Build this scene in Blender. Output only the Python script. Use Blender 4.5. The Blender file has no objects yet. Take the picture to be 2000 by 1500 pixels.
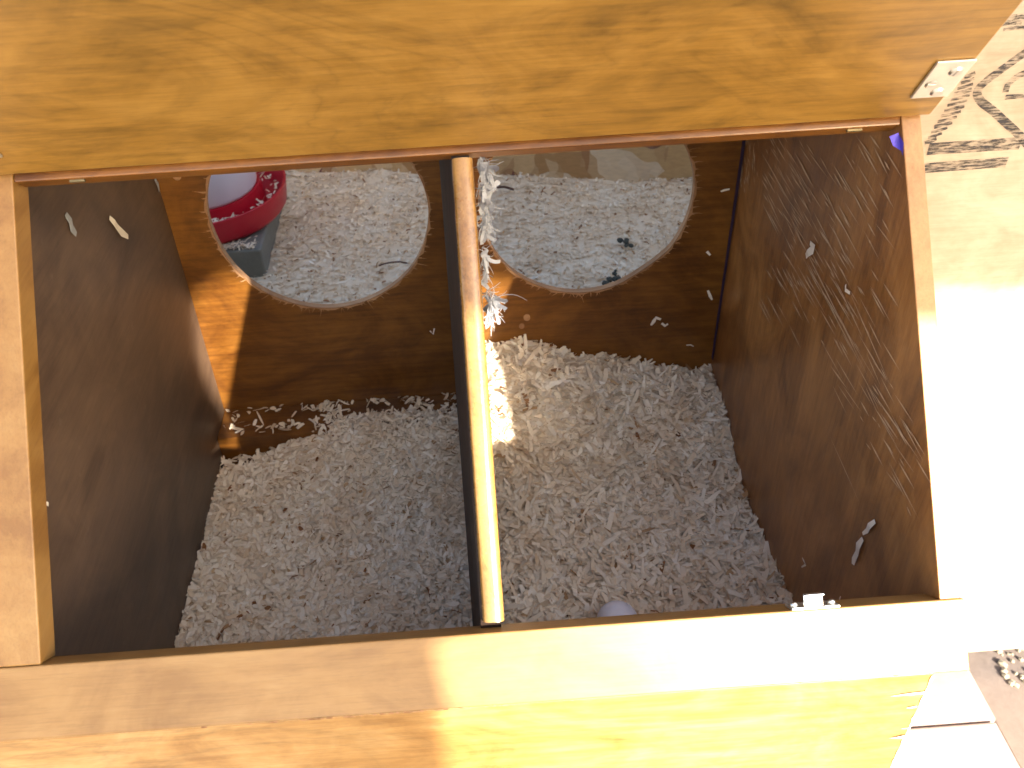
import bpy, bmesh, math, random
import numpy as np
from mathutils import Vector, Matrix, noise as mnoise

random.seed(7); rng = np.random.default_rng(11)
scene = bpy.context.scene
COL = scene.collection

# ------------------------------------------------------------------ camera
F_, PX, PITCH, YAW, ROLL = 1.765490712, -0.059721184, 0.675727375, 0.017861811563, -0.05742465
CAM = Vector((0.007328848, -0.874087182, 0.713373710))
fwd = Vector((math.sin(YAW)*math.cos(PITCH), math.cos(YAW)*math.cos(PITCH), -math.sin(PITCH)))
xr = Vector((math.cos(YAW), -math.sin(YAW), 0)); up = xr.cross(fwd)
Xc = math.cos(ROLL)*xr + math.sin(ROLL)*up
Uc = -math.sin(ROLL)*xr + math.cos(ROLL)*up
cd = bpy.data.cameras.new('camera'); cam = bpy.data.objects.new('camera', cd); COL.objects.link(cam)
M = Matrix((Xc, Uc, -fwd)).transposed().to_4x4(); M.translation = CAM
cam.matrix_world = M
cd.sensor_width = 36; cd.sensor_fit = 'HORIZONTAL'
cd.lens = 36*F_/2.0; cd.shift_x = -PX/2.0
cd.clip_start = .01; cd.clip_end = 500
cd.dof.use_dof = True; cd.dof.focus_distance = .74; cd.dof.aperture_fstop = 14
scene.camera = cam

# ------------------------------------------------------------------ light
SUNV = Vector((.625, -1.0, .50)).normalized()          # towards the sun
elev = math.asin(SUNV.z); azim = math.atan2(SUNV.x, SUNV.y)
world = bpy.data.worlds.new('World'); scene.world = world; world.use_nodes = True
wn = world.node_tree.nodes; wl = world.node_tree.links
sky = wn.new('ShaderNodeTexSky'); sky.sky_type = 'NISHITA'; sky.sun_disc = False
sky.sun_elevation = elev; sky.sun_rotation = azim
sky.air_density = 1.0; sky.dust_density = 4.0; sky.ozone_density = 0.6
wl.new(sky.outputs[0], wn['Background'].inputs[0]); wn['Background'].inputs[1].default_value = .15
sd = bpy.data.lights.new('sun', 'SUN'); sd.energy = 5.0; sd.angle = math.radians(.8); sd.color = (1.0, .93, .82)
sun = bpy.data.objects.new('sun', sd); COL.objects.link(sun)
sun.rotation_euler = (-SUNV).to_track_quat('-Z', 'Y').to_euler()
vs = scene.view_settings
vs.view_transform = 'Standard'; vs.look = 'None'; vs.gamma = 1; vs.use_curve_mapping = False
vs.exposure = 2.02
scene.cycles.max_bounces = 12; scene.cycles.diffuse_bounces = 6; scene.cycles.sample_clamp_indirect = 6

# ------------------------------------------------------------------ materials
def newmat(name):
    m = bpy.data.materials.new(name); m.use_nodes = True
    return m, m.node_tree.nodes, m.node_tree.links, m.node_tree.nodes['Principled BSDF']
def noise_n(n, l, vec, scale, detail=5, rough=.6, dist=0):
    t = n.new('ShaderNodeTexNoise'); t.inputs['Scale'].default_value = scale
    t.inputs['Detail'].default_value = detail; t.inputs['Roughness'].default_value = rough
    t.inputs['Distortion'].default_value = dist; l.new(vec, t.inputs['Vector']); return t.outputs['Fac']
def mapping(n, l, vec, sc, loc=(0,0,0), rot=(0,0,0)):
    m = n.new('ShaderNodeMapping'); m.inputs['Scale'].default_value = sc
    m.inputs['Location'].default_value = loc; m.inputs['Rotation'].default_value = rot
    l.new(vec, m.inputs['Vector']); return m.outputs[0]
def ramp(n, l, fac, stops):
    r = n.new('ShaderNodeValToRGB'); l.new(fac, r.inputs[0])
    while len(r.color_ramp.elements) < len(stops): r.color_ramp.elements.new(.5)
    for e, (p, c) in zip(r.color_ramp.elements, stops):
        e.position = p; e.color = (c[0], c[1], c[2], 1) if len(c) >= 3 else (c[0],)*3+(1,)
    return r.outputs[0]
def math_n(n, l, op, a, b=None, c=None):
    m = n.new('ShaderNodeMath'); m.operation = op
    for i, v in enumerate((a, b, c)):
        if v is None: continue
        if isinstance(v, (int, float)): m.inputs[i].default_value = v
        else: l.new(v, m.inputs[i])
    return m.outputs[0]
def mix(n, l, kind, fac, a, b):
    m = n.new('ShaderNodeMix'); m.data_type = 'RGBA'; m.blend_type = kind
    for i, v in ((0, fac), (6, a), (7, b)):
        if isinstance(v, (int, float)): m.inputs[i].default_value = v
        elif isinstance(v, tuple): m.inputs[i].default_value = (*v, 1)
        else: l.new(v, m.inputs[i])
    return m.outputs[2]

def wood(name, light, mid, dark, axis='x', rough=.32, coat=.5, figure=.5, streak=.5, loc=(0,0,0), coat_rough=.16, spots=0.0, k=.765):
    """stained plywood; grain runs along one axis of the object"""
    light, mid, dark = (tuple(min(.9, q*k) for q in t) for t in (light, mid, dark))
    m, n, l, b = newmat(name)
    tc = n.new('ShaderNodeTexCoord').outputs['Object']
    rot = {'x': (0,0,0), 'y': (0,0,math.radians(90)), 'z': (0,math.radians(90),0)}[axis]
    v = mapping(n, l, tc, (1,1,1), loc, rot)
    warp = n.new('ShaderNodeTexNoise'); warp.inputs['Scale'].default_value = 2.2; warp.inputs['Detail'].default_value = 4
    l.new(mapping(n, l, v, (1.3,3.4,3.4)), warp.inputs['Vector'])
    # cathedral figure: contour lines of a slow stretched noise
    slow = noise_n(n, l, mapping(n, l, v, (2.4,6.0,6.0)), 1.7, 5, .55, 1.1)
    con = math_n(n, l, 'FRACT', math_n(n, l, 'MULTIPLY', slow, 9.0))
    con = math_n(n, l, 'ABSOLUTE', math_n(n, l, 'SUBTRACT', con, .5))
    lines = ramp(n, l, con, [(0,(.2,)),(.08,(.55,)),(.30,(1,)),(1,(1,))])
    lines_soft = mix(n, l, 'MIX', noise_n(n, l, mapping(n, l, v, (2.5,4,4)), 2.2, 3), lines, (1.,1.,1.))
    fine = noise_n(n, l, mapping(n, l, v, (7,120,120)), 1.6, 5, .65)
    pores = noise_n(n, l, mapping(n, l, v, (28,420,420)), 1.5, 3, .7)
    blot = noise_n(n, l, mapping(n, l, v, (4.5,7.5,7.5)), 1.8, 5, .62, 1.4)
    blot2 = noise_n(n, l, v, 38, 4, .65)
    f = math_n(n, l, 'ADD', math_n(n, l, 'MULTIPLY', blot, .62), math_n(n, l, 'MULTIPLY', fine, .38*streak+.05))
    f = math_n(n, l, 'ADD', f, math_n(n, l, 'MULTIPLY', math_n(n, l, 'SUBTRACT', blot2, .5), .16))
    c = ramp(n, l, f, [(.33, dark), (.45, mid), (.58, light)])
    c = mix(n, l, 'MULTIPLY', figure, c, lines_soft)
    pr = ramp(n, l, pores, [(.34,(.62,)),(.50,(1,)),(1,(1.0,))])
    c = mix(n, l, 'MULTIPLY', .55*streak, c, pr)
    if spots:
        sp = ramp(n, l, noise_n(n, l, v, 70, 2, .5), [(.70,(0,)),(.74,(1,))])
        c = mix(n, l, 'MIX', math_n(n, l, 'MULTIPLY', sp, spots), c, (.45,.36,.27))
    l.new(c, b.inputs['Base Color'])
    rr = math_n(n, l, 'ADD', math_n(n, l, 'MULTIPLY', blot2, .22), rough-.08)
    l.new(rr, b.inputs['Roughness'])
    b.inputs['Coat Weight'].default_value = coat; b.inputs['Coat Roughness'].default_value = coat_rough
    bp_ = n.new('ShaderNodeBump'); bp_.inputs['Strength'].default_value = .22; bp_.inputs['Distance'].default_value = .0006
    l.new(math_n(n, l, 'ADD', fine, math_n(n, l, 'MULTIPLY', pores, .6)), bp_.inputs['Height']); l.new(bp_.outputs[0], b.inputs['Normal'])
    return m

M_lid   = wood('amber_lid_wood', (.45,.245,.048), (.355,.185,.031), (.225,.120,.021), 'x', .42, .25, .50, .65, (.3,.1,.2), .3)
M_rail  = wood('amber_frame_wood', (.46,.27,.092), (.39,.215,.064), (.30,.155,.040), 'x', .42, .22, .05, .5, (1.3,.6,.2), .3)
M_stile = wood('amber_stile_wood', (.47,.265,.078), (.40,.208,.052), (.30,.142,.030), 'y', .40, .3, .1, .5, (.3,2.6,.2), .3)
M_front = wood('amber_front_wood', (.58,.36,.14), (.46,.255,.075), (.32,.155,.035), 'x', .40, .35, .45, .6, (2.3,.6,.7), .25)
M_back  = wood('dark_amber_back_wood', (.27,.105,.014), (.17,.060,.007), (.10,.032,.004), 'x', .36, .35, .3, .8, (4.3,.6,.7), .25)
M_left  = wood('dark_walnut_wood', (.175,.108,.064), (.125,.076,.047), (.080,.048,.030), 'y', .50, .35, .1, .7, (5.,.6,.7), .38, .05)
M_right = wood('red_brown_wood', (.40,.180,.050), (.28,.115,.028), (.16,.058,.013), 'z', .40, .35, .1, .6, (7.,.6,.7), .28, .05, 1.08)
M_cap   = wood('glossy_cap_wood', (.46,.25,.070), (.35,.175,.042), (.22,.098,.022), 'y', .24, .8, .1, 1.0, (2.,.6,.7), .10)
M_divider_shade = wood('shade_dark_divider_wood', (.04,.016,.005), (.026,.010,.003), (.016,.006,.002), 'y', .7, .0, .1, .6, (4.3,.6,.7), .3)  # shade on the divider's face put into a near-black base colour
M_edge = wood('amber_edge_wood', (.58,.33,.13), (.50,.26,.09), (.38,.18,.05), 'y', .42, .3, .1, .5, (6.3,2.6,.2), .3)
M_raw   = wood('raw_edge_wood', (.62,.36,.19), (.50,.27,.13), (.36,.18,.08), 'x', .8, 0, 0, .5)
M_ply   = wood('pale_plywood', (.56,.475,.365), (.51,.42,.31), (.43,.34,.24), 'x', .65, 0, .10, .45, (3.,.2,.4))

def plain(name, col, rough=.5, metal=0, var=0.0, vs_=30, bump=0, trans=0):
    m, n, l, b = newmat(name)
    tc = n.new('ShaderNodeTexCoord').outputs['Object']
    fn = noise_n(n, l, tc, vs_, 6, .65)
    c = mix(n, l, 'MIX', fn, tuple(max(0, x*(1-var)) for x in col), tuple(min(1, x*(1+var)) for x in col))
    l.new(c, b.inputs['Base Color']); b.inputs['Roughness'].default_value = rough; b.inputs['Metallic'].default_value = metal
    if bump:
        q = n.new('ShaderNodeBump'); q.inputs['Strength'].default_value = bump; q.inputs['Distance'].default_value = .002
        l.new(fn, q.inputs['Height']); l.new(q.outputs[0], b.inputs['Normal'])
    if trans: b.inputs['Subsurface Weight'].default_value = trans; b.inputs['Subsurface Radius'].default_value = (.01,.01,.012)
    return m
M_zinc = plain('zinc_metal', (.62,.62,.58), .32, 1.0, .25, 60, .2)
M_zinc_plate = plain('zinc_plate_metal', (.70,.68,.62), .42, .85, .2, 90, .2)
M_brass = plain('dull_brass', (.22,.18,.10), .5, .8, .4, 90)
M_scratch = plain('pale_scratch', (.60,.43,.28), .7, 0, .3, 80)
M_splint = plain('pale_splinter', (.85,.74,.52), .8, 0, .1, 80)
M_red = plain('red_plastic', (.50,.007,.026), .35, 0, .15, 20)
M_tank = plain('milky_plastic', (.74,.70,.82), .35, 0, .06, 10, 0, .3)
M_block = plain('grey_paver', (.19,.195,.18), .85, 0, .25, 60, .6)
M_egg = plain('pale_egg', (.84,.85,.97), .45, 0, .06, 150, .15)
M_blue = plain('blue_patch', (.10,.07,.55), .5, 0, .2, 60)
M_bluestain = plain('blue_black_stain', (.035,.025,.075), .5, 0, .4, 90)
M_twig = plain('brown_twig', (.10,.05,.035), .8, 0, .3, 60)
M_drop = plain('dark_dropping', (.05,.055,.045), .8, 0, .5, 200, .6)
M_pink = plain('pink_paver', (.34,.265,.235), .85, 0, .14, 45, .5)
M_brown = plain('brown_paver', (.17,.135,.115), .9, 0, .3, 40, .6)
M_stone = plain('pale_gravel', (.30,.26,.19), .9, 0, .4, 50, .5)
M_soil = plain('sandy_soil', (.33,.28,.22), .95, 0, .35, 9, .7)
M_canvas = plain('cream_canvas', (.62,.57,.48), .8, 0, .08, 40, .3)
M_post = wood('post_wood', (.40,.30,.20), (.33,.24,.16), (.22,.16,.10), 'z', .8, 0, .2, .6)

def chipmat(name, stops, bright=1.0):
    m, n, l, b = newmat(name)
    a = n.new('ShaderNodeAttribute'); a.attribute_name = 'tint'
    c = ramp(n, l, a.outputs['Fac'], stops)
    tc = n.new('ShaderNodeTexCoord').outputs['Object']
    big = noise_n(n, l, tc, 14, 4, .6)
    c = mix(n, l, 'MULTIPLY', .6, c, ramp(n, l, big, [(.32,(.86,.74,.60)),(.6,(1,1,1))]))
    l.new(c, b.inputs['Base Color']); b.inputs['Roughness'].default_value = .75
    b.inputs['Specular IOR Level'].default_value = .25
    b.inputs['Subsurface Weight'].default_value = 0
    return m
CH = [(0,(.24,.11,.045)),(.03,(.48,.32,.17)),(.15,(.69,.55,.39)),(.5,(.83,.73,.58)),(1,(.92,.87,.77))]
M_chip = chipmat('pine_shavings', CH)
M_fluff = plain('grey_white_fibres', (.31,.32,.335), .7, 0, .2, 120)
M_shav = plain('cream_shaving', (.78,.70,.60), .7, 0, .1, 120)

# ------------------------------------------------------------------ helpers
def tag(o, label=None, cat=None, group=None, kind=None):
    if label: o['label'] = label
    if cat: o['category'] = cat
    if group: o['group'] = group
    if kind: o['kind'] = kind
    return o
def empty(name, loc=(0,0,0)):
    o = bpy.data.objects.new(name, None); COL.objects.link(o); o.location = loc; o.empty_display_size = .02; return o
def finish(name, bm, mats, parent=None, bevel=0, smooth=False, seg=2):
    bmesh.ops.recalc_face_normals(bm, faces=bm.faces)
    me = bpy.data.meshes.new(name); bm.to_mesh(me); bm.free()
    o = bpy.data.objects.new(name, me); COL.objects.link(o)
    for mm in (mats if isinstance(mats, (list, tuple)) else [mats]): me.materials.append(mm)
    if smooth: me.polygons.foreach_set('use_smooth', [True]*len(me.polygons))
    if bevel:
        md = o.modifiers.new('bevel', 'BEVEL'); md.width = bevel; md.segments = seg; md.limit_method = 'ANGLE'; md.angle_limit = .6
    if parent:
        o.parent = parent; o.matrix_parent_inverse = Matrix.Translation(-parent.location)
    return o
def add_box(bm, x0, x1, y0, y1, z0, z1, mi=0):
    vs_ = [bm.verts.new((x, y, z)) for x in (x0, x1) for y in (y0, y1) for z in (z0, z1)]
    for f in ((0,1,3,2),(4,6,7,5),(0,4,5,1),(2,3,7,6),(0,2,6,4),(1,5,7,3)):
        fc = bm.faces.new([vs_[i] for i in f]); fc.material_index = mi
def box(name, a, mat, parent=None, bevel=.0012):
    bm = bmesh.new(); add_box(bm, *a); return finish(name, bm, mat, parent, bevel)
def add_hull(bm, A, B, mi=0):
    """two matching loops of points joined into a solid"""
    va = [bm.verts.new(p) for p in A]; vb = [bm.verts.new(p) for p in B]
    k = len(A); bm.faces.new(va).material_index = mi; bm.faces.new(list(reversed(vb))).material_index = mi
    for i in range(k):
        bm.faces.new([va[i], vb[i], vb[(i+1)%k], va[(i+1)%k]]).material_index = mi
def prism_x(name, poly, x0, x1, mat, parent=None, bevel=.0012):
    bm = bmesh.new(); add_hull(bm, [(x0, y, z) for y, z in poly], [(x1, y, z) for y, z in poly])
    return finish(name, bm, mat, parent, bevel)
def obb(bm, o, ax, ay, az, lx, ly, lz, mi=0):
    """box with corner ranges along three axes"""
    P = [o + ax*x + ay*y + az*z for x in lx for y in ly for z in lz]
    v = [bm.verts.new(p) for p in P]
    for f in ((0,1,3,2),(4,6,7,5),(0,4,5,1),(2,3,7,6),(0,2,6,4),(1,5,7,3)):
        bm.faces.new([v[i] for i in f]).material_index = mi
def sliver(bm, p, d, nrm, L, w, curl=.0, mi=0, seg=3, taper=.15, lift=.0004):
    """thin curved splinter starting at p along d, lying on a surface with normal nrm"""
    d = d.normalized(); nrm = nrm.normalized(); s = nrm.cross(d).normalized()
    prev = None
    for i in range(seg+1):
        t = i/seg; c = p + d*(L*t) + nrm*(lift + curl*L*t*t) + s*(curl*.6*L*math.sin(t*3))
        ww = w*(1-t)*(1-taper)+w*taper if t > .0 else w*.7
        a = bm.verts.new(c - s*ww/2); b = bm.verts.new(c + s*ww/2)
        if prev: bm.faces.new((prev[0], prev[1], b, a)).material_index = mi
        prev = (a, b)

def backproject(px, py, axis, val):
    d = fwd + Xc*((px-1000-PX*1000)/(F_*1000)) - Uc*((py-750)/(F_*1000))
    t = (val-CAM[axis])/d[axis]; return CAM + d*t

# ------------------------------------------------------------------ box geometry
PHI = 0.873019467; c_, s_ = math.cos(PHI), math.sin(PHI)
D, H0 = 0.512167787, 0.213259398; LS = 0.321358676; T = .022
RN = Vector((0, -s_, c_)); RD = Vector((0, c_, s_)); AX = Vector((1, 0, 0))
R0 = Vector((0, -D, H0))
def rim(l, n=0.0, x=0.0):
    p = R0 + RD*l + RN*n; return Vector((x, p.y, p.z))
XL, XR = -.298, .309; ZB = -.082; LT = .362
A2 = lambda v: (v.y, v.z)

# ============================================================ setting
bm = bmesh.new(); add_box(bm, -60, 60, -60, 60, -.80, -.722)
g = finish('ground', bm, M_soil); tag(g, kind='structure')

# pavers under the plywood wall
for k, (x0, x1, y0, y1, z, mt, lb) in enumerate([
    (.42, .842, -.62, -.098, -.700, M_pink, 'pale pink paver on the ground, nearer one, with its seam towards the plywood'),
    (.42, .846, -.094, .30, -.701, M_pink, 'pale pink paver reaching under the bottom edge of the plywood wall'),
    (.846, 1.32, -.50, .36, -.712, M_brown, 'grey brown paver lying right of the pink pavers, below the plywood')]):
    p = box('paver', (x0, x1, y0, y1, -.74, z), mt, None, .004); tag(p, lb, 'paver')
def pebbles(name, n_, x0, x1, y0, y1, z, r0, r1, mat):
    bm = bmesh.new()
    for i in range(n_):
        r = random.uniform(r0, r1)
        mtx = Matrix.Translation((random.uniform(x0, x1), random.uniform(y0, y1), z+r*.3)) @ Matrix.Rotation(random.random()*6, 4, 'Z') @ Matrix.Diagonal((1, random.uniform(.6,.9), random.uniform(.45,.8), 1))
        bmesh.ops.create_icosphere(bm, subdivisions=1, radius=r, matrix=mtx)
    for v in bm.verts: v.co += Vector((random.uniform(-1,1),)*3)*.0006
    return finish(name, bm, mat)
gr = pebbles('gravel', 1100, .905, 1.32, -.03, .35, -.712, .003, .009, M_stone)
tag(gr, 'pale gravel scattered on the soil below the plywood wall', 'gravel', kind='stuff')

# plywood wall (thing), opening behind the nest box
pw = empty('plywood_wall', (0, 0, -.646)); tag(pw, 'pale unpainted plywood wall with black stamped marks right of the nest box', 'wall')
bm = bmesh.new()
add_box(bm, -1.3, -.3125, 0, .012, -.646, 1.25); add_box(bm, .3125, 1.7, 0, .012, -.646, 1.25)
add_box(bm, -.3125, .3125, 0, .012, -.646, ZB-.0005); add_box(bm, -.3125, .3125, 0, .012, .4895, 1.25)
finish('plywood_sheet', bm, M_ply, pw)
# ink stamps
m, n, l, b = newmat('stamp_ink'); tc = n.new('ShaderNodeTexCoord').outputs['Object']
bru = noise_n(n, l, mapping(n, l, tc, (45,260,260)), 1.6, 5, .7); bru2 = noise_n(n, l, mapping(n, l, tc, (30,60,60)), 1.0, 3)
fac = ramp(n, l, math_n(n, l, 'ADD', math_n(n, l, 'MULTIPLY', bru, .7), math_n(n, l, 'MULTIPLY', bru2, .3)), [(.42,(0,)),(.56,(.93,))])
fac = math_n(n, l, 'SUBTRACT', 1.0, fac)
b.inputs['Base Color'].default_value = (.028,.026,.03,1); b.inputs['Roughness'].default_value = .7
l.new(fac, b.inputs['Alpha'])
M_ink = m
def stroke(bm, pts, w, y=-.0006):
    """a flat ink stroke through (x,z) points"""
    prev = None
    for i, (x, z) in enumerate(pts):
        a = pts[max(i-1, 0)]; c = pts[min(i+1, len(pts)-1)]
        t = Vector((c[0]-a[0], 0, c[1]-a[1])).normalized(); s = Vector((-t.z, 0, t.x))
        p = Vector((x, y, z)); v0 = bm.verts.new(p - s*w/2); v1 = bm.verts.new(p + s*w/2)
        if prev: bm.faces.new((prev[0], prev[1], v1, v0))
        prev = (v0, v1)
def smooth_pts(P, k=8):
    out = []
    for i in range(len(P)-1):
        p0 = P[max(i-1,0)]; p1 = P[i]; p2 = P[i+1]; p3 = P[min(i+2,len(P)-1)]
        for j in range(k):
            t = j/k
            out.append(tuple(.5*((2*p1[q])+(-p0[q]+p2[q])*t+(2*p0[q]-5*p1[q]+4*p2[q]-p3[q])*t*t+(-p0[q]+3*p1[q]-3*p2[q]+p3[q])*t**3) for q in (0,1)))
    out.append(P[-1]); return out
bm = bmesh.new(); stroke(bm, [(.508,.2885),(.54,.2885),(.57,.2885),(.607,.2885)], .0135); finish('stamped_bar', bm, M_ink, pw)
bm = bmesh.new(); stroke(bm, [(.500,.2665),(.54,.2672),(.57,.2675),(.599,.2675)], .0115); finish('stamped_bar', bm, M_ink, pw)
bm = bmesh.new(); stroke(bm, smooth_pts([(.62,.420),(.60,.402),(.579,.385),(.560,.369),(.5455,.3555),(.5425,.3475),(.549,.338),(.566,.326),(.584,.312),(.602,.298),(.618,.284),(.64,.27)]), .0085); finish('stamped_diamond', bm, M_ink, pw)
bm = bmesh.new(); stroke(bm, smooth_pts([(.603,.366),(.592,.366),(.580,.362),(.5725,.354),(.572,.3455)]), .0065, -.0007)
stroke(bm, [(.5735,.3405),(.585,.3405),(.60,.3405),(.615,.3405)], .005, -.0008); finish('stamped_letter', bm, M_ink, pw)
bm = bmesh.new()
for i in range(13):
    t = i/12; x = .5245 - .022*t; z = .364 - .068*t; w = .010 + .010*math.sin(t*3.0)
    stroke(bm, [(x, z), (x+w*.5, z+.0015), (x+w, z+.004)], .0032 if i % 3 else .0045)
finish('stamped_text_edge', bm, M_ink, pw)
bm = bmesh.new()
for i in range(9):
    x = random.uniform(.535,.60); z = random.uniform(.408,.425); stroke(bm, [(x, z), (x+.012, z+.002), (x+.022, z+.001)], .004, -.0006-.0001*i)
stroke(bm, [(.57,.440),(.60,.444),(.64,.447)], .004)
finish('stamped_smudge', bm, M_ink, pw)

# ------------------------------------------------------------------ inside the coop
cf = empty('coop_floor_board', (0, .6, -.722)); tag(cf, 'raised coop floor board behind the two round holes, under shavings', 'floor board')
box('floor_panel', (-1.2, 1.3, .0125, 1.3, -.09, -.070), M_ply, cf)
for (x, y) in ((-1.1,.1),(1.15,.1),(-1.1,1.2),(1.15,1.2)): box('leg', (x, x+.07, y, y+.07, -.722, -.0905), M_post, cf)
# OSB wall
m, n, l, b = newmat('strand_board'); tc = n.new('ShaderNodeTexCoord').outputs['Object']
wv = n.new('ShaderNodeTexNoise'); wv.inputs['Scale'].default_value = 9; l.new(tc, wv.inputs['Vector'])
vv = mix(n, l, 'MIX', .12, tc, wv.outputs['Color'])
v1 = n.new('ShaderNodeTexVoronoi'); v1.inputs['Scale'].default_value = 9; l.new(mapping(n, l, vv, (1,1,2.6), rot=(0,.5,0)), v1.inputs['Vector'])
v2 = n.new('ShaderNodeTexVoronoi'); v2.inputs['Scale'].default_value = 22; l.new(mapping(n, l, vv, (2.4,1,1), rot=(0,.9,0)), v2.inputs['Vector'])
sp = n.new('ShaderNodeSeparateColor'); l.new(v1.outputs['Color'], sp.inputs[0])
sp2 = n.new('ShaderNodeSeparateColor'); l.new(v2.outputs['Color'], sp2.inputs[0])
c1 = ramp(n, l, sp.outputs[0], [(0,(.14,.045,.045)),(.08,(.16,.05,.05)),(.10,(.40,.23,.10)),(.45,(.56,.38,.19)),(.75,(.66,.49,.29)),(1,(.74,.66,.55))])
c2 = ramp(n, l, sp2.outputs[0], [(0,(.34,.17,.08)),(.3,(.52,.35,.18)),(1,(.70,.56,.38))])
cc = mix(n, l, 'MIX', ramp(n, l, sp2.outputs[1], [(.3,(0,)),(.75,(.8,))]), c1, c2)
cc = mix(n, l, 'MULTIPLY', .5, cc, ramp(n, l, noise_n(n, l, mapping(n, l, tc, (60,60,200)), 1, 4), [(.3,(.7,)),(.6,(1,))]))
l.new(cc, b.inputs['Base Color']); b.inputs['Roughness'].default_value = .8
ow = bpy.data.objects.new('tmp', None)
bm = bmesh.new(); add_box(bm, -.85, .95, 0, .012, -.07, .55)
ob = finish('strand_board_wall', bm, m, None, .001); ob.location = (.078, .655, 0); ob.rotation_euler = (0, 0, -.20)
tag(ob, 'tan strand board wall with flaky chips seen through the right round hole', 'wall')

# ------------------------------------------------------------------ shavings
def fbm(x, y, s, o=0):
    return mnoise.noise(Vector((x*s+o, y*s, o*.37))) + .5*mnoise.noise(Vector((x*s*2.1+o, y*s*2.1, o)))
def lerp_tab(tab, v):
    if v <= tab[0][0]: return tab[0][1]
    for (a, b), (c, d) in zip(tab, tab[1:]):
        if v <= c: return b+(d-b)*(v-a)/(c-a)
    return tab[-1][1]
def h_right(x, y):
    t = max(0, 1+y/.14)
    back = lerp_tab([(.0,.072),(.03,.076),(.08,.073),(.143,.046),(.22,.027),(.31,.010)], x)
    base = lerp_tab([(-.5,-.028),(-.33,-.024),(-.2,-.030),(-.13,-.020),(-.08,.0),(0,.015)], y)
    t = t*t*(3-2*t)
    return base*(1-t) + (back)*t + .006*fbm(x, y, 14, 3) + .0035*fbm(x, y, 45, 9)
def h_left(x, y):
    hump = lerp_tab([(-.3,-.030),(-.25,-.024),(-.20,-.008),(-.15,.006),(-.09,.010),(-.03,.006),(.0,.0)], x)
    base = -.030
    t = min(1, max(0, 1+(y+.05)/.13)); t = t*t*(3-2*t)
    if y > -.05: # on the batten: falls away towards the wall
        return max(.0018, hump-(y+.05)*.35) + .0015*fbm(x, y, 45, 5)
    h = base*(1-t)+hump*t + .0055*fbm(x, y, 13, 21) + .003*fbm(x, y, 45, 5)
    return h
def h_coop(x, y):
    h = -.024 + .008*fbm(x, y, 8, 31) + .004*fbm(x, y, 30, 12)
    if -.53 < x < -.27 and .34 < y < .60: h = min(h, -.022)
    return h
def field(name, hf, X, Y, n_chips, Lr, Wr, keep=None, base=True, tilt=.45, cell=.006, tint_mu=.55, sub=None, step=None):
    """bed of loose shavings: a bumpy base surface and many curved strips, all one mesh"""
    verts = []; faces = []; tint = []
    if base:
        nx = int((X[1]-X[0])/cell)+1; ny = int((Y[1]-Y[0])/cell)+1
        gx = np.linspace(X[0], X[1], nx); gy = np.linspace(Y[0], Y[1], ny)
        for y in gy:
            for x in gx:
                verts.append((x, y, hf(x, y)-.0020 - (sub(x, y) if sub else 0))); tint.append(.50)
        for j in range(ny-1):
            for i in range(nx-1):
                a = j*nx+i; faces.append((a, a+1, a+nx+1, a+nx))
    for k in range(n_chips):
        x = rng.uniform(*X); y = rng.uniform(*Y)
        if keep and not keep(x, y): continue
        z = hf(x, y)
        L = rng.uniform(*Lr)*(1.6 if rng.random() < .08 else 1); w = rng.uniform(*Wr); L = max(L, w*1.6)
        if rng.random() < .07: w *= .4
        a = rng.uniform(0, math.tau); ti = rng.normal(0, tilt); ro = rng.normal(0, .38)
        ca, sa = math.cos(a), math.sin(a); ct, st = math.cos(ti), math.sin(ti); cr, sr = math.cos(ro), math.sin(ro)
        d = np.array((ca*ct, sa*ct, st)); s = np.array((-sa, ca, 0.0)); nn = np.cross(d, s)
        s2 = s*cr + nn*sr; n2 = np.cross(d, s2)
        curl = rng.normal(0, .22); side = rng.normal(0, .12)
        z0 = z + rng.uniform(-.0022, .0022) + abs(st)*L*.18
        tn = float(np.clip(rng.normal(tint_mu, .22), 0, 1)); 
        if rng.random() < .012: tn = rng.uniform(0, .06)
        b0 = len(verts); ns = 3
        sh = rng.uniform(.35, .9, 2)
        for i in range(ns+1):
            t = i/ns-.5
            c = np.array((x, y, z0)) + d*(L*t) + n2*(curl*L*(.25-t*t)) + s2*(side*L*t*t*2)
            ww = w*(sh[0] if i == 0 else sh[1] if i == ns else 1)*.5
            j = rng.uniform(.85, 1.15)
            p = c - s2*ww*j; q = c + s2*ww
            for v in (p, q):
                v[0] = min(max(v[0], X[0]+.0005), X[1]-.0005); v[1] = min(max(v[1], Y[0]+.0005), Y[1]-.0005)
                verts.append(tuple(v)); tint.append(tn)
        for i in range(ns):
            q0 = b0+2*i; faces.append((q0, q0+1, q0+3, q0+2))
    me = bpy.data.meshes.new(name); me.from_pydata(verts, [], faces)
    at = me.attributes.new('tint', 'FLOAT', 'POINT'); at.data.foreach_set('value', tint)
    me.materials.append(M_chip); me.update()
    o = bpy.data.objects.new(name, me); COL.objects.link(o); return o
def keep_left(x, y):
    if y < -.058: # bare patch in front of the batten at the far left
        if x < -.245 and y > -.075: return rng.random() < .35
        if x < -.20 and y > -.064: return rng.random() < .5
        return True
    if y < -.05 and x < -.19: return rng.random() < .04
    lim = lerp_tab([(-.298,.02),(-.27,.12),(-.22,.14),(-.19,.20),(-.16,.40),(-.13,.75),(-.03,.80),(-.02,.4),(.02,.3)], x)
    if y < -.03 and x > -.16: return rng.random() < lim+.25
    if y > -.03 and x > -.15: lim *= .40
    cl = .5+1.6*fbm(x, y, 34, 44)
    return rng.random() < lim*max(0, cl)
def sub_left(x, y):
    return .05 if y > -.0565 else (.018 if (x < -.24 and y > -.08) else 0)
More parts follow.
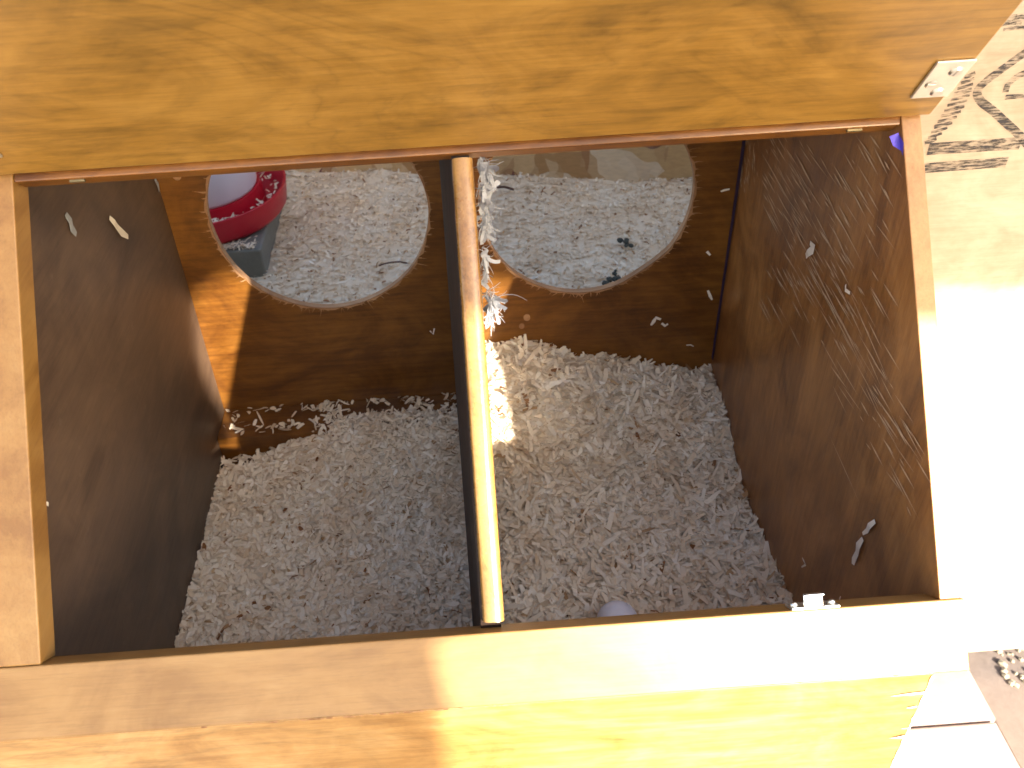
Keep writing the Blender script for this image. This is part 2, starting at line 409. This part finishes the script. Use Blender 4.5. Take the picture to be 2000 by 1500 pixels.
o = field('wood_shavings', h_left, (XL, .0055), (-.514, -.0005), 22000, (.0045,.0135), (.0018,.0050), keep_left, sub=sub_left, tint_mu=.56, tilt=.30)
tag(o, 'greyish fine wood shavings covering the floor of the left compartment', 'bedding', kind='stuff')
o = field('wood_shavings', h_right, (.019, XR), (-.514, -.0005), 15500, (.008,.025), (.0024,.0062), tint_mu=.62, tilt=.36)
tag(o, 'coarser cream wood shavings heaped against the divider in the right compartment', 'bedding', kind='stuff')
def keep_coop(x, y):
    return not (-.53 < x < -.298 and .362 < y < .62)
o = field('wood_shavings', h_coop, (-.62, .62), (.0135, .90), 40000, (.004,.011), (.0016,.0040), keep_coop, cell=.012, tint_mu=.42, tilt=.28)
tag(o, 'grey beige wood shavings on the coop floor seen through the round holes', 'bedding', kind='stuff')

# ============================================================ nest box
nb = empty('nest_box', (0, -.26, ZB)); tag(nb, 'amber stained wooden nest box with open sloping lid and two compartments', 'nest box')
box('floor_panel', (XL, XR, -.514, -.0002, ZB, -.068), M_back, nb)
rbi = A2(rim(0, -T)); 
poly_r = [(0, ZB), (-.5142, ZB), (-.5142, .170), A2(rim(-.0005, -T-.0003)), A2(rim(.0003, 0)), A2(rim(LT, 0)), (0, rim(LT).z)]
o = prism_x('side_wall', poly_r, XR, XR+.0135, M_right, nb, .0008); o['label'] = 'right side wall, red brown with pale diagonal scratches'
o.data.materials.append(M_edge)
for p_ in o.data.polygons:
    if p_.normal.dot(RN) > .9: p_.material_index = 1
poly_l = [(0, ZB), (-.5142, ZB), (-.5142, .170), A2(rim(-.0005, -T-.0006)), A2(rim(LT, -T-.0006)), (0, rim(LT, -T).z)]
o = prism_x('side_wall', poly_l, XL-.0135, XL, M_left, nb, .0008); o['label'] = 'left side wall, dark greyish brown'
# front wall
fw = prism_x('front_wall', [(-.5145, ZB), (-.531, ZB), (-.531, .1570), (-.5145, .1705)], -.350, .312, M_front, nb, .0008)
bm = bmesh.new()
edge_z = [-.07+.0045*i for i in range(51)]; edge_v = [(bm.verts.new((.3128, -.5314, z)), bm.verts.new((.3120-abs(random.gauss(0,.0008)), -.5316, z))) for z in edge_z]
for a_, b_ in zip(edge_v, edge_v[1:]): bm.faces.new((a_[0], a_[1], b_[1], b_[0]))
for i in range(5):
    z = random.uniform(-.06, .155); x = .312+random.uniform(-.003, .0005)
    sliver(bm, Vector((x, -.5316, z)), Vector((random.choice((-1, -1, 1)), 0, random.uniform(-.12,.12))), Vector((0,-1,0)), random.uniform(.003,.012), random.uniform(.001,.003))
for z, L, w in ((.136,.026,.0040), (.078,.010,.006)):
    sliver(bm, Vector((.3125, -.5318, z)), Vector((-1,0,-.05)), Vector((0,-1,0)), L, w)
bmesh.ops.remove_doubles(bm, verts=bm.verts, dist=.0009)
finish('splintered_edge', bm, M_splint, fw)
# frame: front rail, left stile, top rail
bm = bmesh.new(); obb(bm, R0, AX, RD, RN, (-.350, .3255), (-.0480, 0), (-T, 0)); fr_ = finish('front_rail', bm, M_rail, nb, .0011)
fr_.data.materials.append(M_raw)
bm = bmesh.new(); bm.from_mesh(fr_.data)
for i in range(60):      # edge worn down to bare wood
    x = random.uniform(-.14, .02) if random.random() < .7 else random.uniform(-.25, .3)
    p = rim(-.0480, .0003, x); w = random.uniform(.0008,.004); h = random.uniform(.0004,.0014)
    vv = [bm.verts.new(p+AX*dx+RD*dl) for dx, dl in ((0,-.0002),(w*.4,h*.8),(w,h*.6),(w*1.2,-.0002))]
    bm.faces.new(vv).material_index = 1
bm.to_mesh(fr_.data); bm.free()
bm = bmesh.new(); obb(bm, R0, AX, RD, RN, (-.350, -.2845), (.0004, LT), (-T, 0)); finish('left_stile', bm, M_stile, nb, .0011)
bm = bmesh.new(); obb(bm, R0, AX, RD, RN, (-.2841, XR-.0004), (LS-.0030, LT), (-.015, -.0004)); finish('top_rail', bm, M_back, nb, .0011)
pb = rim(LT)
box('top_board', (-.3255, .3230, pb.y+.0003, -.0003, pb.z+.0004, pb.z+.0125), M_front, nb)
# batten behind the shavings
box('batten', (XL+.0003, .0052, -.0545, -.0003, -.0675, 0), M_back, nb, .0010)

# back wall with two round holes
def hole_pts(cx, cz, r, k=96, flat=False):
    P = []
    for i in range(k):
        a = math.tau*i/k; rr = r*(1+.004*math.sin(3*a+1)+.003*math.sin(7*a))
        if flat:
            # slightly straight lower right side
            da = abs((a-math.radians(308)+math.pi) % math.tau - math.pi)
            if da < .42: rr *= (math.cos(.30)/math.cos(min(da,.30)))*.5+.5 if da < .30 else 1
        P.append((cx+rr*math.cos(a), cz+rr*math.sin(a)))
    return P
HL = hole_pts(-.1400, .2565, .1165); HR = hole_pts(.1475, .2530, .1150, flat=True)
bm = bmesh.new()
def loop_edges(pts, y):
    v = [bm.verts.new((x, y, z)) for x, z in pts]
    return v, [bm.edges.new((v[i], v[(i+1) % len(v)])) for i in range(len(v))]
outer = [(-.3115, ZB), (XR+.003, ZB), (XR+.003, .4890), (-.3115, .4890)]
TB = .0085; rings = []
for y in (0.0002, TB):
    es = []; vv_ = []
    for P in (outer, HL, HR):
        v, e = loop_edges(P, y); es += e; vv_.append(v)
    rings.append(vv_); bmesh.ops.triangle_fill(bm, edges=es, use_beauty=True)
for a, b2, mi in zip(rings[0], rings[1], (0, 1, 1)):
    for i in range(len(a)):
        j = (i+1) % len(a); bm.faces.new((a[i], a[j], b2[j], b2[i])).material_index = mi
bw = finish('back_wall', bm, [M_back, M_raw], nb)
# torn fibres round the holes
for P, cx, cz in ((HL, -.14, .2565), (HR, .1475, .253)):
    bm = bmesh.new()
    k = len(P)
    for i in range(k):      # thin raw ring where the veneer tore off
        a = P[i]; b3 = P[(i+1) % k]
        wv_ = lambda q: .0019+.0012*math.sin(q*1.7)+.0010*math.sin(q*2.9+1); wa = wv_(i); wb = wv_((i+1) % k)
        def outp(p, w): 
            d = Vector((p[0]-cx, 0, p[1]-cz)).normalized(); return (p[0]+d.x*w, -.0005, p[1]+d.z*w)
        v = [bm.verts.new((a[0], -.0005, a[1])), bm.verts.new((b3[0], -.0005, b3[1])), bm.verts.new(outp(b3, wb)), bm.verts.new(outp(a, wa))]
        bm.faces.new(v)
    for i in range(230):
        a = random.uniform(0, math.tau); p = P[int(a/math.tau*k) % k]
        out = Vector((math.cos(a), 0, math.sin(a)))
        hor = Vector((1 if math.cos(a) > 0 else -1, 0, random.uniform(-.25,.25)))
        d = (out*.5 + hor*abs(math.cos(a))*1.2 + Vector((random.uniform(-.4,.4), 0, random.uniform(-.2,.2)))).normalized()
        L = random.uniform(.002, .008)*(1.9 if random.random() < .08 else 1)
        sliver(bm, Vector((p[0], -.0006, p[1])), d, Vector((0,-1,0)), L, random.uniform(.0005,.0017), random.uniform(0,.25))
    finish('torn_fibre_rim', bm, M_raw, bw)

# divider with a rounded glossy top edge
dv_top = -.0065
Lft = [Vector((-.0075, -.0006, ZB+.015)), Vector((-.0030, -.4930, ZB+.015)), Vector((.0045, rim(.008, dv_top).y, rim(.008, dv_top).z)), Vector((.0060, rim(LS, dv_top).y, rim(LS, dv_top).z)), Vector((-.0065, -.0006, .460))]
Rgt = [Vector((.0180, v.y, v.z)) for v in Lft]
bm = bmesh.new(); add_hull(bm, Lft, Rgt); dv = finish('divider', bm, M_divider_shade, nb)
bm = bmesh.new()
prof = []
for i in range(13):
    a = math.pi*i/12; prof.append((.0130+.0072*math.copysign(abs(math.cos(a))**.9, math.cos(a)), dv_top+.0008+.0058*math.sin(a)**.8))
prof = [(.0202, dv_top-.010)] + prof + [(.0058, dv_top-.010)]
Aq = []; Bq = []
for x, nn in prof:
    Aq.append(rim(.0065, nn, x)); Bq.append(rim(LS-.006, nn, x+.0002))
# subdivide along its length for a slightly worn edge
K = 40; loops = []
for j in range(K+1):
    t = j/K; loops.append([bm.verts.new(a.lerp(b4, t) + Vector((random.uniform(-1,1)*.00018, 0, random.uniform(-1,1)*.00010))) for a, b4 in zip(Aq, Bq)])
for j in range(K):
    for i in range(len(prof)):
        q = (i+1) % len(prof); bm.faces.new((loops[j][i], loops[j+1][i], loops[j+1][q], loops[j][q]))
bm.faces.new(loops[0]); bm.faces.new(list(reversed(loops[-1])))
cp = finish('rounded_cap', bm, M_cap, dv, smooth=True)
es_ = cp.modifiers.new('es', 'EDGE_SPLIT'); es_.split_angle = .9
# scratches and stain on the inner face of the right wall (pattern of the wall)
bm = bmesh.new(); xs = XR-.0004
def wall_sliver(p0, p1, w, k):
    a = backproject(p0[0], p0[1], 0, xs-.00003*k); e = backproject(p1[0], p1[1], 0, xs-.00003*k)
    d = (e-a).normalized(); s = Vector((0, -d.z, d.y)); mid = a.lerp(e, .45)
    bm.faces.new([bm.verts.new(a), bm.verts.new(mid - s*w/2), bm.verts.new(e), bm.verts.new(mid + s*w/2)])
for i in range(250):
    u = random.random()
    if random.random() < .45: px, py = 1480+random.random()*250, 260+random.random()*330
    else:
        t = random.random(); px = 1500+t*260+random.gauss(0,22); py = 330+t*560+random.gauss(0,60)
    if px > 1745+.08*(py-235) or px < 1455: continue
    L = random.uniform(12, 75)*(1.7 if random.random() < .12 else 1); a_ = math.radians(60+random.gauss(0,3))
    wall_sliver((px, py), (px+L*math.cos(a_), py+L*math.sin(a_)), random.uniform(.0007,.0018), i % 10)
for (p0, p1, w) in (((1545,430),(1700,745),.0016), ((1560,490),(1720,760),.0012), ((1655,560),(1742,760),.0012), ((1690,745),(1800,905),.0013), ((1600,560),(1690,730),.0010), ((1620,850),(1680,985),.0010), ((1735,900),(1795,1015),.0010)):
    wall_sliver(p0, p1, w, 11)
for i in range(60):   # scuffed area beside the blue corner line
    px = 1440+random.random()*40; py = 258+random.random()*110
    wall_sliver((px, py), (px+random.uniform(-2,3), py+random.uniform(8,26)), random.uniform(.0008,.002), i % 10)
rw = [o for o in nb.children if o.name.startswith('side_wall')][0]
sc = finish('scratch_marks', bm, M_scratch, rw); sc['kind'] = 'stuff'
# blue black glue line in the back right corner
bm = bmesh.new(); v = [bm.verts.new(p) for p in ((XR-.0015,-.0008,.46),(XR-.0015,-.0008,.03),(XR-.0010,-.007,.03),(XR-.0010,-.010,.46))]; bm.faces.new(v)
finish('blue_stain_line', bm, M_bluestain, rw)
# small blue violet patch at the top corner
bm = bmesh.new(); q = rim(LS-.006); v = [bm.verts.new((XR-.0012, q.y+dy, q.z+dz)) for dy, dz in ((0,-.004),(-.003,-.009),(-.012,-.014),(-.009,-.006))]
bm.faces.new(v); v = [bm.verts.new(p) for p in ((XR-.0012,q.y+.001,q.z-.003),(XR-.008,q.y-.001,q.z-.0045),(XR-.006,q.y-.005,q.z-.0095),(XR-.0012,q.y-.008,q.z-.012))]; bm.faces.new(v)
finish('blue_patch', bm, M_blue, rw)

# lid, standing open and leaning towards the camera
LID = 0.96649; LD = Vector((0, -math.cos(LID), math.sin(LID))); LN = Vector((0, math.sin(LID), math.cos(LID)))
LH = rim(LS, .0012)
bm = bmesh.new(); obb(bm, LH, AX, LD, LN, (-.3270, .3265), (.0030, .46), (0, .0130)); lid = finish('lid', bm, M_lid, nb, .0012)
# zinc corner plates with screws
for sx in (1, -1):
    x0, x1 = (.3020, .3262) if sx > 0 else (-.3262, -.2765)
    bm = bmesh.new()
    obb(bm, LH, AX, LD, LN, (x0, x1), (.0265, .0635), (-.0019, -.0002)); 
    pl = finish('corner_plate', bm, M_zinc_plate, lid, .0006)
    if sx > 0:
        for (x, d, r, hs) in ((.3180,.0535,.0044,.0014), (.3085,.0415,.0040,.0006), (.3165,.0325,.0044,.0014)):
            bm = bmesh.new()
            ctr = LH + AX*x + LD*d - LN*(.0019)
            mtx = Matrix.Translation(ctr - LN*hs*.5) @ LN.to_track_quat('Z', 'Y').to_matrix().to_4x4()
            bmesh.ops.create_cone(bm, cap_ends=True, segments=24, radius1=r*.72, radius2=r, depth=hs, matrix=mtx)
            mt2 = Matrix.Translation(ctr - LN*(hs+.0001)) @ LN.to_track_quat('Z', 'Y').to_matrix().to_4x4() @ Matrix.Rotation(random.random()*3, 4, 'Z') @ Matrix.Diagonal((r*1.3, r*.22, .0003, 1))
            bmesh.ops.create_cube(bm, size=1, matrix=mt2)
            sc_ = finish('screw', bm, M_zinc, lid, smooth=False)
# hinge knuckles just under the lid
for x in (-.2440, .2790):
    bm = bmesh.new(); ctr = rim(LS-.0032, -.0052, x)
    bmesh.ops.create_cone(bm, cap_ends=True, segments=16, radius1=.0014, radius2=.0014, depth=.010, matrix=Matrix.Translation(ctr) @ Matrix.Rotation(math.pi/2, 4, 'Y'))
    finish('hinge', bm, M_brass, nb, smooth=False)

# strike plate with a tab on the front rail's inner edge
bm = bmesh.new(); obb(bm, R0, AX, RD, RN, (.2100, .2420), (.0002, .0022), (-.0130, .0016)); st = finish('strike_plate', bm, M_zinc_plate, nb, .0006)
bm = bmesh.new()
tp = [( .0022, -.004), (.0022, .0015), (.0045, .0050), (.0080, .0065), (.0115,.0070)]
obb(bm, R0, AX, RD, RN, (.2180, .2310), (.0022, .0110), (.0000, .0014))
obb(bm, R0, AX, RD, RN, (.2180, .2310), (.0096, .0112), (.0014, .0050))
finish('bent_tab', bm, M_zinc, st, .0012)
for x in (.2125, .2375):
    bm = bmesh.new(); bmesh.ops.create_uvsphere(bm, u_segments=14, v_segments=8, radius=.0030, matrix=Matrix.Translation(rim(.0028, -.0025, x)) @ Matrix.Diagonal((1,.7,1,1)))
    finish('screw', bm, M_zinc, st, smooth=True)

# ------------------------------------------------------------------ loose things in and on the box
def revolve(bm, prof, ctr, seg=64, sx=1, sy=1):
    rings_ = []
    for r, z in prof:
        if r < 1e-6: rings_.append([bm.verts.new((ctr[0], ctr[1], ctr[2]+z))]); continue
        rings_.append([bm.verts.new((ctr[0]+r*sx*math.cos(math.tau*i/seg), ctr[1]+r*sy*math.sin(math.tau*i/seg), ctr[2]+z)) for i in range(seg)])
    for a, b5 in zip(rings_, rings_[1:]):
        for i in range(seg):
            j = (i+1) % seg
            if len(a) == 1 and len(b5) == 1: continue
            if len(a) == 1: bm.faces.new((a[0], b5[j], b5[i]))
            elif len(b5) == 1: bm.faces.new((a[i], a[j], b5[0]))
            else: bm.faces.new((a[i], a[j], b5[j], b5[i]))
bm = bmesh.new(); pr = []
for i in range(21):
    a = math.pi*i/20; pr.append((.0195*math.sin(a), -.0200*math.cos(a)))
revolve(bm, pr, (0,0,0), 40)
e = finish('egg', bm, M_egg, None, smooth=True); e.location = (.1325, -.352, -.005); e.rotation_euler = (.2,.9,.3)
tag(e, 'pale lilac white egg half hidden behind the sunlit front rail', 'egg')

# loose shavings stuck to walls
def loose(pts, w, nrm, label, mat=M_shav, thick=.0003):
    bm = bmesh.new(); nrm = Vector(nrm)
    k = len(pts); L = []
    for i in range(k):
        t = (Vector(pts[min(i+1,k-1)])-Vector(pts[max(i-1,0)])).normalized(); s = nrm.cross(t).normalized()
        ww = w*(.35+.65*math.sin(math.pi*(i+.6)/(k+.2)))*random.uniform(.8,1.2)
        c = Vector(pts[i]) + nrm*(.0012+.0015*math.sin(i*1.3)**2)
        L.append([bm.verts.new(c-s*ww/2), bm.verts.new(c+s*ww/2), bm.verts.new(c+s*ww/2+nrm*thick), bm.verts.new(c-s*ww/2+nrm*thick)])
    for a, b6 in zip(L, L[1:]):
        for i in range(4): bm.faces.new((a[i], a[(i+1)%4], b6[(i+1)%4], b6[i]))
    bm.faces.new(L[0]); bm.faces.new(L[-1][::-1])
    o = finish('wood_shaving', bm, mat); tag(o, label, 'wood shaving', 'loose shavings stuck to the walls'); return o
def on(axis, val, pix): return [tuple(backproject(a, b, axis, val)) for a, b in pix]
loose(on(0, XL, [(211,425),(218,436),(226,445),(233,454),(245,463)]), .0075, (1,0,0), 'bright curved white shaving in the middle of the dark left wall')
loose(on(0, XL, [(125,418),(131,432),(136,446),(144,458)]), .0070, (1,0,0), 'greyish straight shaving near the left stile on the dark left wall', M_fluff)
loose(on(0, XL, [(300,350),(303,360),(308,374)]), .0050, (1,0,0), 'small white shaving in the back left corner beside the plywood edge', M_fluff)
loose(on(0, XL, [(82,981),(86,985),(90,987)]), .0030, (1,0,0), 'tiny white fleck low beside the left stile on the dark wall')
loose(on(0, XR, [(1577,500),(1584,494),(1590,488),(1593,481),(1588,474)]), .0080, (-1,0,0), 'hook shaped white shaving on the scratched right wall')
loose(on(0, XR, [(1712,1018),(1704,1027),(1698,1036),(1690,1042)]), .0045, (-1,0,0), 'small curled shaving, upper one of two on the lower right wall')
loose(on(0, XR, [(1688,1052),(1682,1066),(1678,1080),(1672,1094),(1672,1102)]), .0065, (-1,0,0), 'long white twisted shaving above the strike plate on the right wall')
loose(on(0, XR, [(1570,1090),(1576,1096),(1577,1103),(1570,1107)]), .0022, (-1,0,0), 'thin crescent shaving beside the bedding on the right wall')
loose(on(0, XR, [(1644,1165),(1646,1172),(1650,1177)]), .0030, (-1,0,0), 'short shaving just right of the strike plate')
loose(on(0, XR, [(1655,556),(1658,566),(1664,572)]), .0035, (-1,0,0), 'faint frayed shaving among the scratches on the right wall')
loose(on(1, 0, [(1271,634),(1276,625),(1281,619),(1290,622)]), .0040, (0,-1,0), 'bent white shaving on the back wall below the right hole')
loose(on(1, 0, [(1292,630),(1298,634),(1304,631)]), .0040, (0,-1,0), 'small round shaving beside the bent one on the back wall')
loose(on(1, 0, [(1382,566),(1386,576),(1390,584)]), .0030, (0,-1,0), 'thin shaving near the blue corner line on the back wall')
loose(on(1, 0, [(1407,373),(1414,369),(1424,368)]), .0025, (0,-1,0), 'short white shaving high in the back right corner')
loose(on(1, 0, [(1380,490),(1386,496)]), .0032, (0,-1,0), 'tiny shaving between the right hole and the back right corner')
loose(on(1, 0, [(840,645),(846,650),(848,640)]), .0020, (0,-1,0), 'hooked hair thin shaving on the back wall left of the divider')
loose(on(1, 0, [(1340,673),(1348,671),(1354,675)]), .0015, (0,-1,0), 'hair thin shaving just above the bedding on the back wall')
# pale knots of filler on the back wall
for (px, py, r) in ((345,343,.0052), (1029,620,.0046), (1019,637,.0038)):
    bm = bmesh.new(); p = backproject(px, py, 1, 0); bmesh.ops.create_icosphere(bm, subdivisions=2, radius=r, matrix=Matrix.Translation((p.x, -.0002, p.z)) @ Matrix.Diagonal((.9,.10,1.1,1)))
    finish('filler_spot', bm, M_raw, bw, smooth=True)

# shredded clumps caught on the divider
def clump(spots, label, seed):
    random.seed(seed); bm = bmesh.new()
    for (px, py, r, n_, L0) in spots:
        n_ = int(n_*1.1)
        p = backproject(px, py, 0, .0225)
        # keep it on the right face of the divider, just below the rim
        d = fwd + Xc*((px-1000-PX*1000)/(F_*1000)) - Uc*((py-750)/(F_*1000))
        q0 = rim(0, -.016); t = (q0-CAM).dot(RN)/d.dot(RN); p = CAM+d*t
        for i in range(n_*2):
            a = Vector((random.uniform(-.1,1)*r*.8, random.gauss(0, r*.8), random.gauss(0, r*.8)))
            dd = (-RD*random.gauss(.5,.5) + Vector((random.gauss(.15,.35), random.gauss(0,.35), random.gauss(0,.35)))).normalized()
            broad = random.random() < .16
            sliver(bm, p+a, dd, Vector((random.uniform(-.6,.9), -.6, .8)), random.uniform(.3,1.0)*L0, random.uniform(.0026,.0050) if broad else random.uniform(.0003,.0012), random.gauss(0,.25), seg=6, taper=.8 if broad else .3)
    o = finish('shaving_clump', bm, M_fluff); tag(o, label, 'wood shavings', 'clumps of shredded shavings caught on the divider'); return o
clump([(937,322,.0035,22,.012), (948,333,.003,16,.014), (955,345,.003,12,.010)], 'topmost whitish frayed clump on the right side of the divider, at the lid', 1)
clump([(938,372,.004,26,.016), (942,400,.004,24,.016), (944,430,.0035,20,.016), (942,450,.002,12,.010)], 'long hanging whitish clump on the divider over the edge of the right hole', 2)
clump([(944,500,.0025,10,.012), (946,528,.002,8,.012)], 'thin wispy strand on the divider beside the bottom of the right hole', 3)
clump([(950,572,.0025,12,.014), (956,590,.003,18,.016), (954,615,.003,14,.012), (964,585,.001,5,.022)], 'lowest frayed clump on the divider, just above the heaped shavings', 4)
random.seed(99)

# twig, droppings
def tube(name, pts, r, mat):
    cu = bpy.data.curves.new(name, 'CURVE'); cu.dimensions = '3D'; s = cu.splines.new('POLY'); s.points.add(len(pts)-1)
    for p, q in zip(s.points, pts): p.co = (*q, 1)
    cu.bevel_depth = r; cu.bevel_resolution = 3; cu.use_fill_caps = True
    me = bpy.data.meshes.new_from_object(bpy.data.objects.new('t', cu)); o = bpy.data.objects.new(name, me); COL.objects.link(o)
    me.materials.clear(); me.materials.append(mat); return o
o = tube('twig', on(2, -.012, [(955,362),(970,366),(985,365),(1003,370)]), .0022, M_twig); tag(o, 'dark thin twig on the coop floor seen at the left of the right hole', 'twig')
o = tube('twig', on(2, -.012, [(740,518),(760,513),(780,511),(795,514)]), .0013, M_twig); tag(o, 'thin brown stem near the lower right edge of the left hole', 'twig')
def lump(px, py, z, n_, r, label, mat=M_drop):
    bm = bmesh.new(); c = backproject(px, py, 2, z)
    for i in range(n_):
        bmesh.ops.create_icosphere(bm, subdivisions=2, radius=random.uniform(.4,1)*r, matrix=Matrix.Translation(c+Vector((random.gauss(0,r*1.1), random.gauss(0,r*1.3), random.uniform(-.002,.002)))) @ Matrix.Diagonal((1,1.2,.7,1)))
    for v in bm.verts: v.co += Vector((mnoise.noise(v.co*400), mnoise.noise(v.co*400+Vector((9,0,0))), 0))*r*.35
    o = finish('dropping', bm, mat, None, smooth=True); tag(o, label, 'dropping', 'dark droppings on the coop floor'); return o
lump(1224, 478, -.014, 6, .0055, 'dark crumbly dropping in the middle right of the right hole')
lump(1200, 545, -.012, 9, .0060, 'dark greenish dropping at the lower lip of the right hole')

# paver and poultry feeder
b_ = box('grey_paver', (-.52, -.298, .3595, .62, -.069, .0190), M_block, None, .003)
tag(b_, 'grey concrete paver under the red feeder behind the left hole', 'paver')
fd = empty('poultry_feeder', (-.405, .495, .0195)); tag(fd, 'poultry feeder with red tray and milky tank behind the left hole', 'feeder')
bm = bmesh.new()
revolve(bm, [(0,0),(.112,0),(.126,.003),(.133,.012),(.137,.042),(.1375,.0460),(.1335,.0460),(.1305,.040),(.122,.012),(.114,.008),(.100,.008),(.097,.030),(.094,.046),(.0,.046)], (-.405,.495,.0195), 96)
finish('tray', bm, M_red, fd, smooth=True).modifiers.new('es', 'EDGE_SPLIT').split_angle = .7
bm = bmesh.new(); revolve(bm, [(0,.045),(.0895,.045),(.091,.050),(.089,.10),(.083,.20),(.072,.26),(.05,.28),(0,.285)], (-.405,.495,.0210), 96)
finish('tank', bm, M_tank, fd, smooth=True)
# feed and shavings lying in the tray / on the paver
def pile(name, fn, n_, label, z0, Lr=(.005,.012)):
    verts=[];faces=[];tint=[]
    for k in range(n_):
        x, y, z = fn(); a = rng.uniform(0, math.tau); L = rng.uniform(*Lr); w = rng.uniform(.0015,.0035); ti = rng.normal(0,.4)
        d = np.array((math.cos(a)*math.cos(ti), math.sin(a)*math.cos(ti), math.sin(ti))); s = np.array((-math.sin(a), math.cos(a), rng.normal(0,.3)))
        c = np.array((x,y,z)); b0=len(verts); tn=float(np.clip(rng.normal(.6,.2),0,1))
        for t in (-.5,0,.5):
            cc_ = c+d*L*t+np.array((0,0,.25*L*(.25-t*t)))
            for q in (-.5,.5): verts.append(tuple(cc_+s*w*q)); tint.append(tn)
        faces += [(b0,b0+1,b0+3,b0+2),(b0+2,b0+3,b0+5,b0+4)]
    me=bpy.data.meshes.new(name); me.from_pydata(verts,[],faces); at=me.attributes.new('tint','FLOAT','POINT'); at.data.foreach_set('value',tint)
    me.materials.append(M_chip); o=bpy.data.objects.new(name,me); COL.objects.link(o); tag(o,label,'bedding',kind='stuff'); return o
def trayf():
    a = rng.uniform(-2.6, -.9) if rng.random() < .8 else rng.uniform(-2.6,1.2); r = rng.uniform(.102,.122)
    return -.405+r*math.cos(a), .495+r*math.sin(a), .0195+rng.uniform(.024,.037)
pile('wood_shavings', trayf, 420, 'feed and shavings filling the trough of the red feeder tray', 0)
pile('wood_shavings', lambda: (rng.uniform(-.42,-.305), .3595+abs(rng.normal(0,.012))+.003, .0195+rng.uniform(.001,.006)), 140, 'pale shavings spilled on the grey paver below the red tray', 0)

# ------------------------------------------------------------------ canvas windbreak added unseen behind the camera to shade lid and rail
cw = empty('canvas_shade_screen', (.8, -1.6, -.722)); tag(cw, 'cream canvas windbreak on posts, added out of view to shade lid and rail', 'shade_screen')
bd = [(.660,-.72),(.640,.66),(.644,.72),(.652,.752),(.685,.763),(.701,.785),(.697,.81),(.684,.84),(.678,.90),(.698,.95),(.725,.985),(.75,.993),(.90,.976),(1.08,.958),(1.6,.905),(2.7,.80)]
tp_ = 1.55
bm = bmesh.new()
pts = [(.22,-.72)] + bd + [(2.7,tp_),(.22,tp_)]
v = [bm.verts.new((x, -1.6, z)) for x, z in pts]; f = bm.faces.new(v)
r_ = bmesh.ops.extrude_face_region(bm, geom=[f]); 
for q in r_['geom']:
    if isinstance(q, bmesh.types.BMVert): q.co.y -= .003
bmesh.ops.triangulate(bm, faces=[f_ for f_ in bm.faces if len(f_.verts) > 4])
finish('canvas', bm, M_canvas, cw)
for x in (.185, 2.74): box('post', (x-.033, x+.033, -1.64, -1.57, -.722, 1.62), M_post, cw, .004)
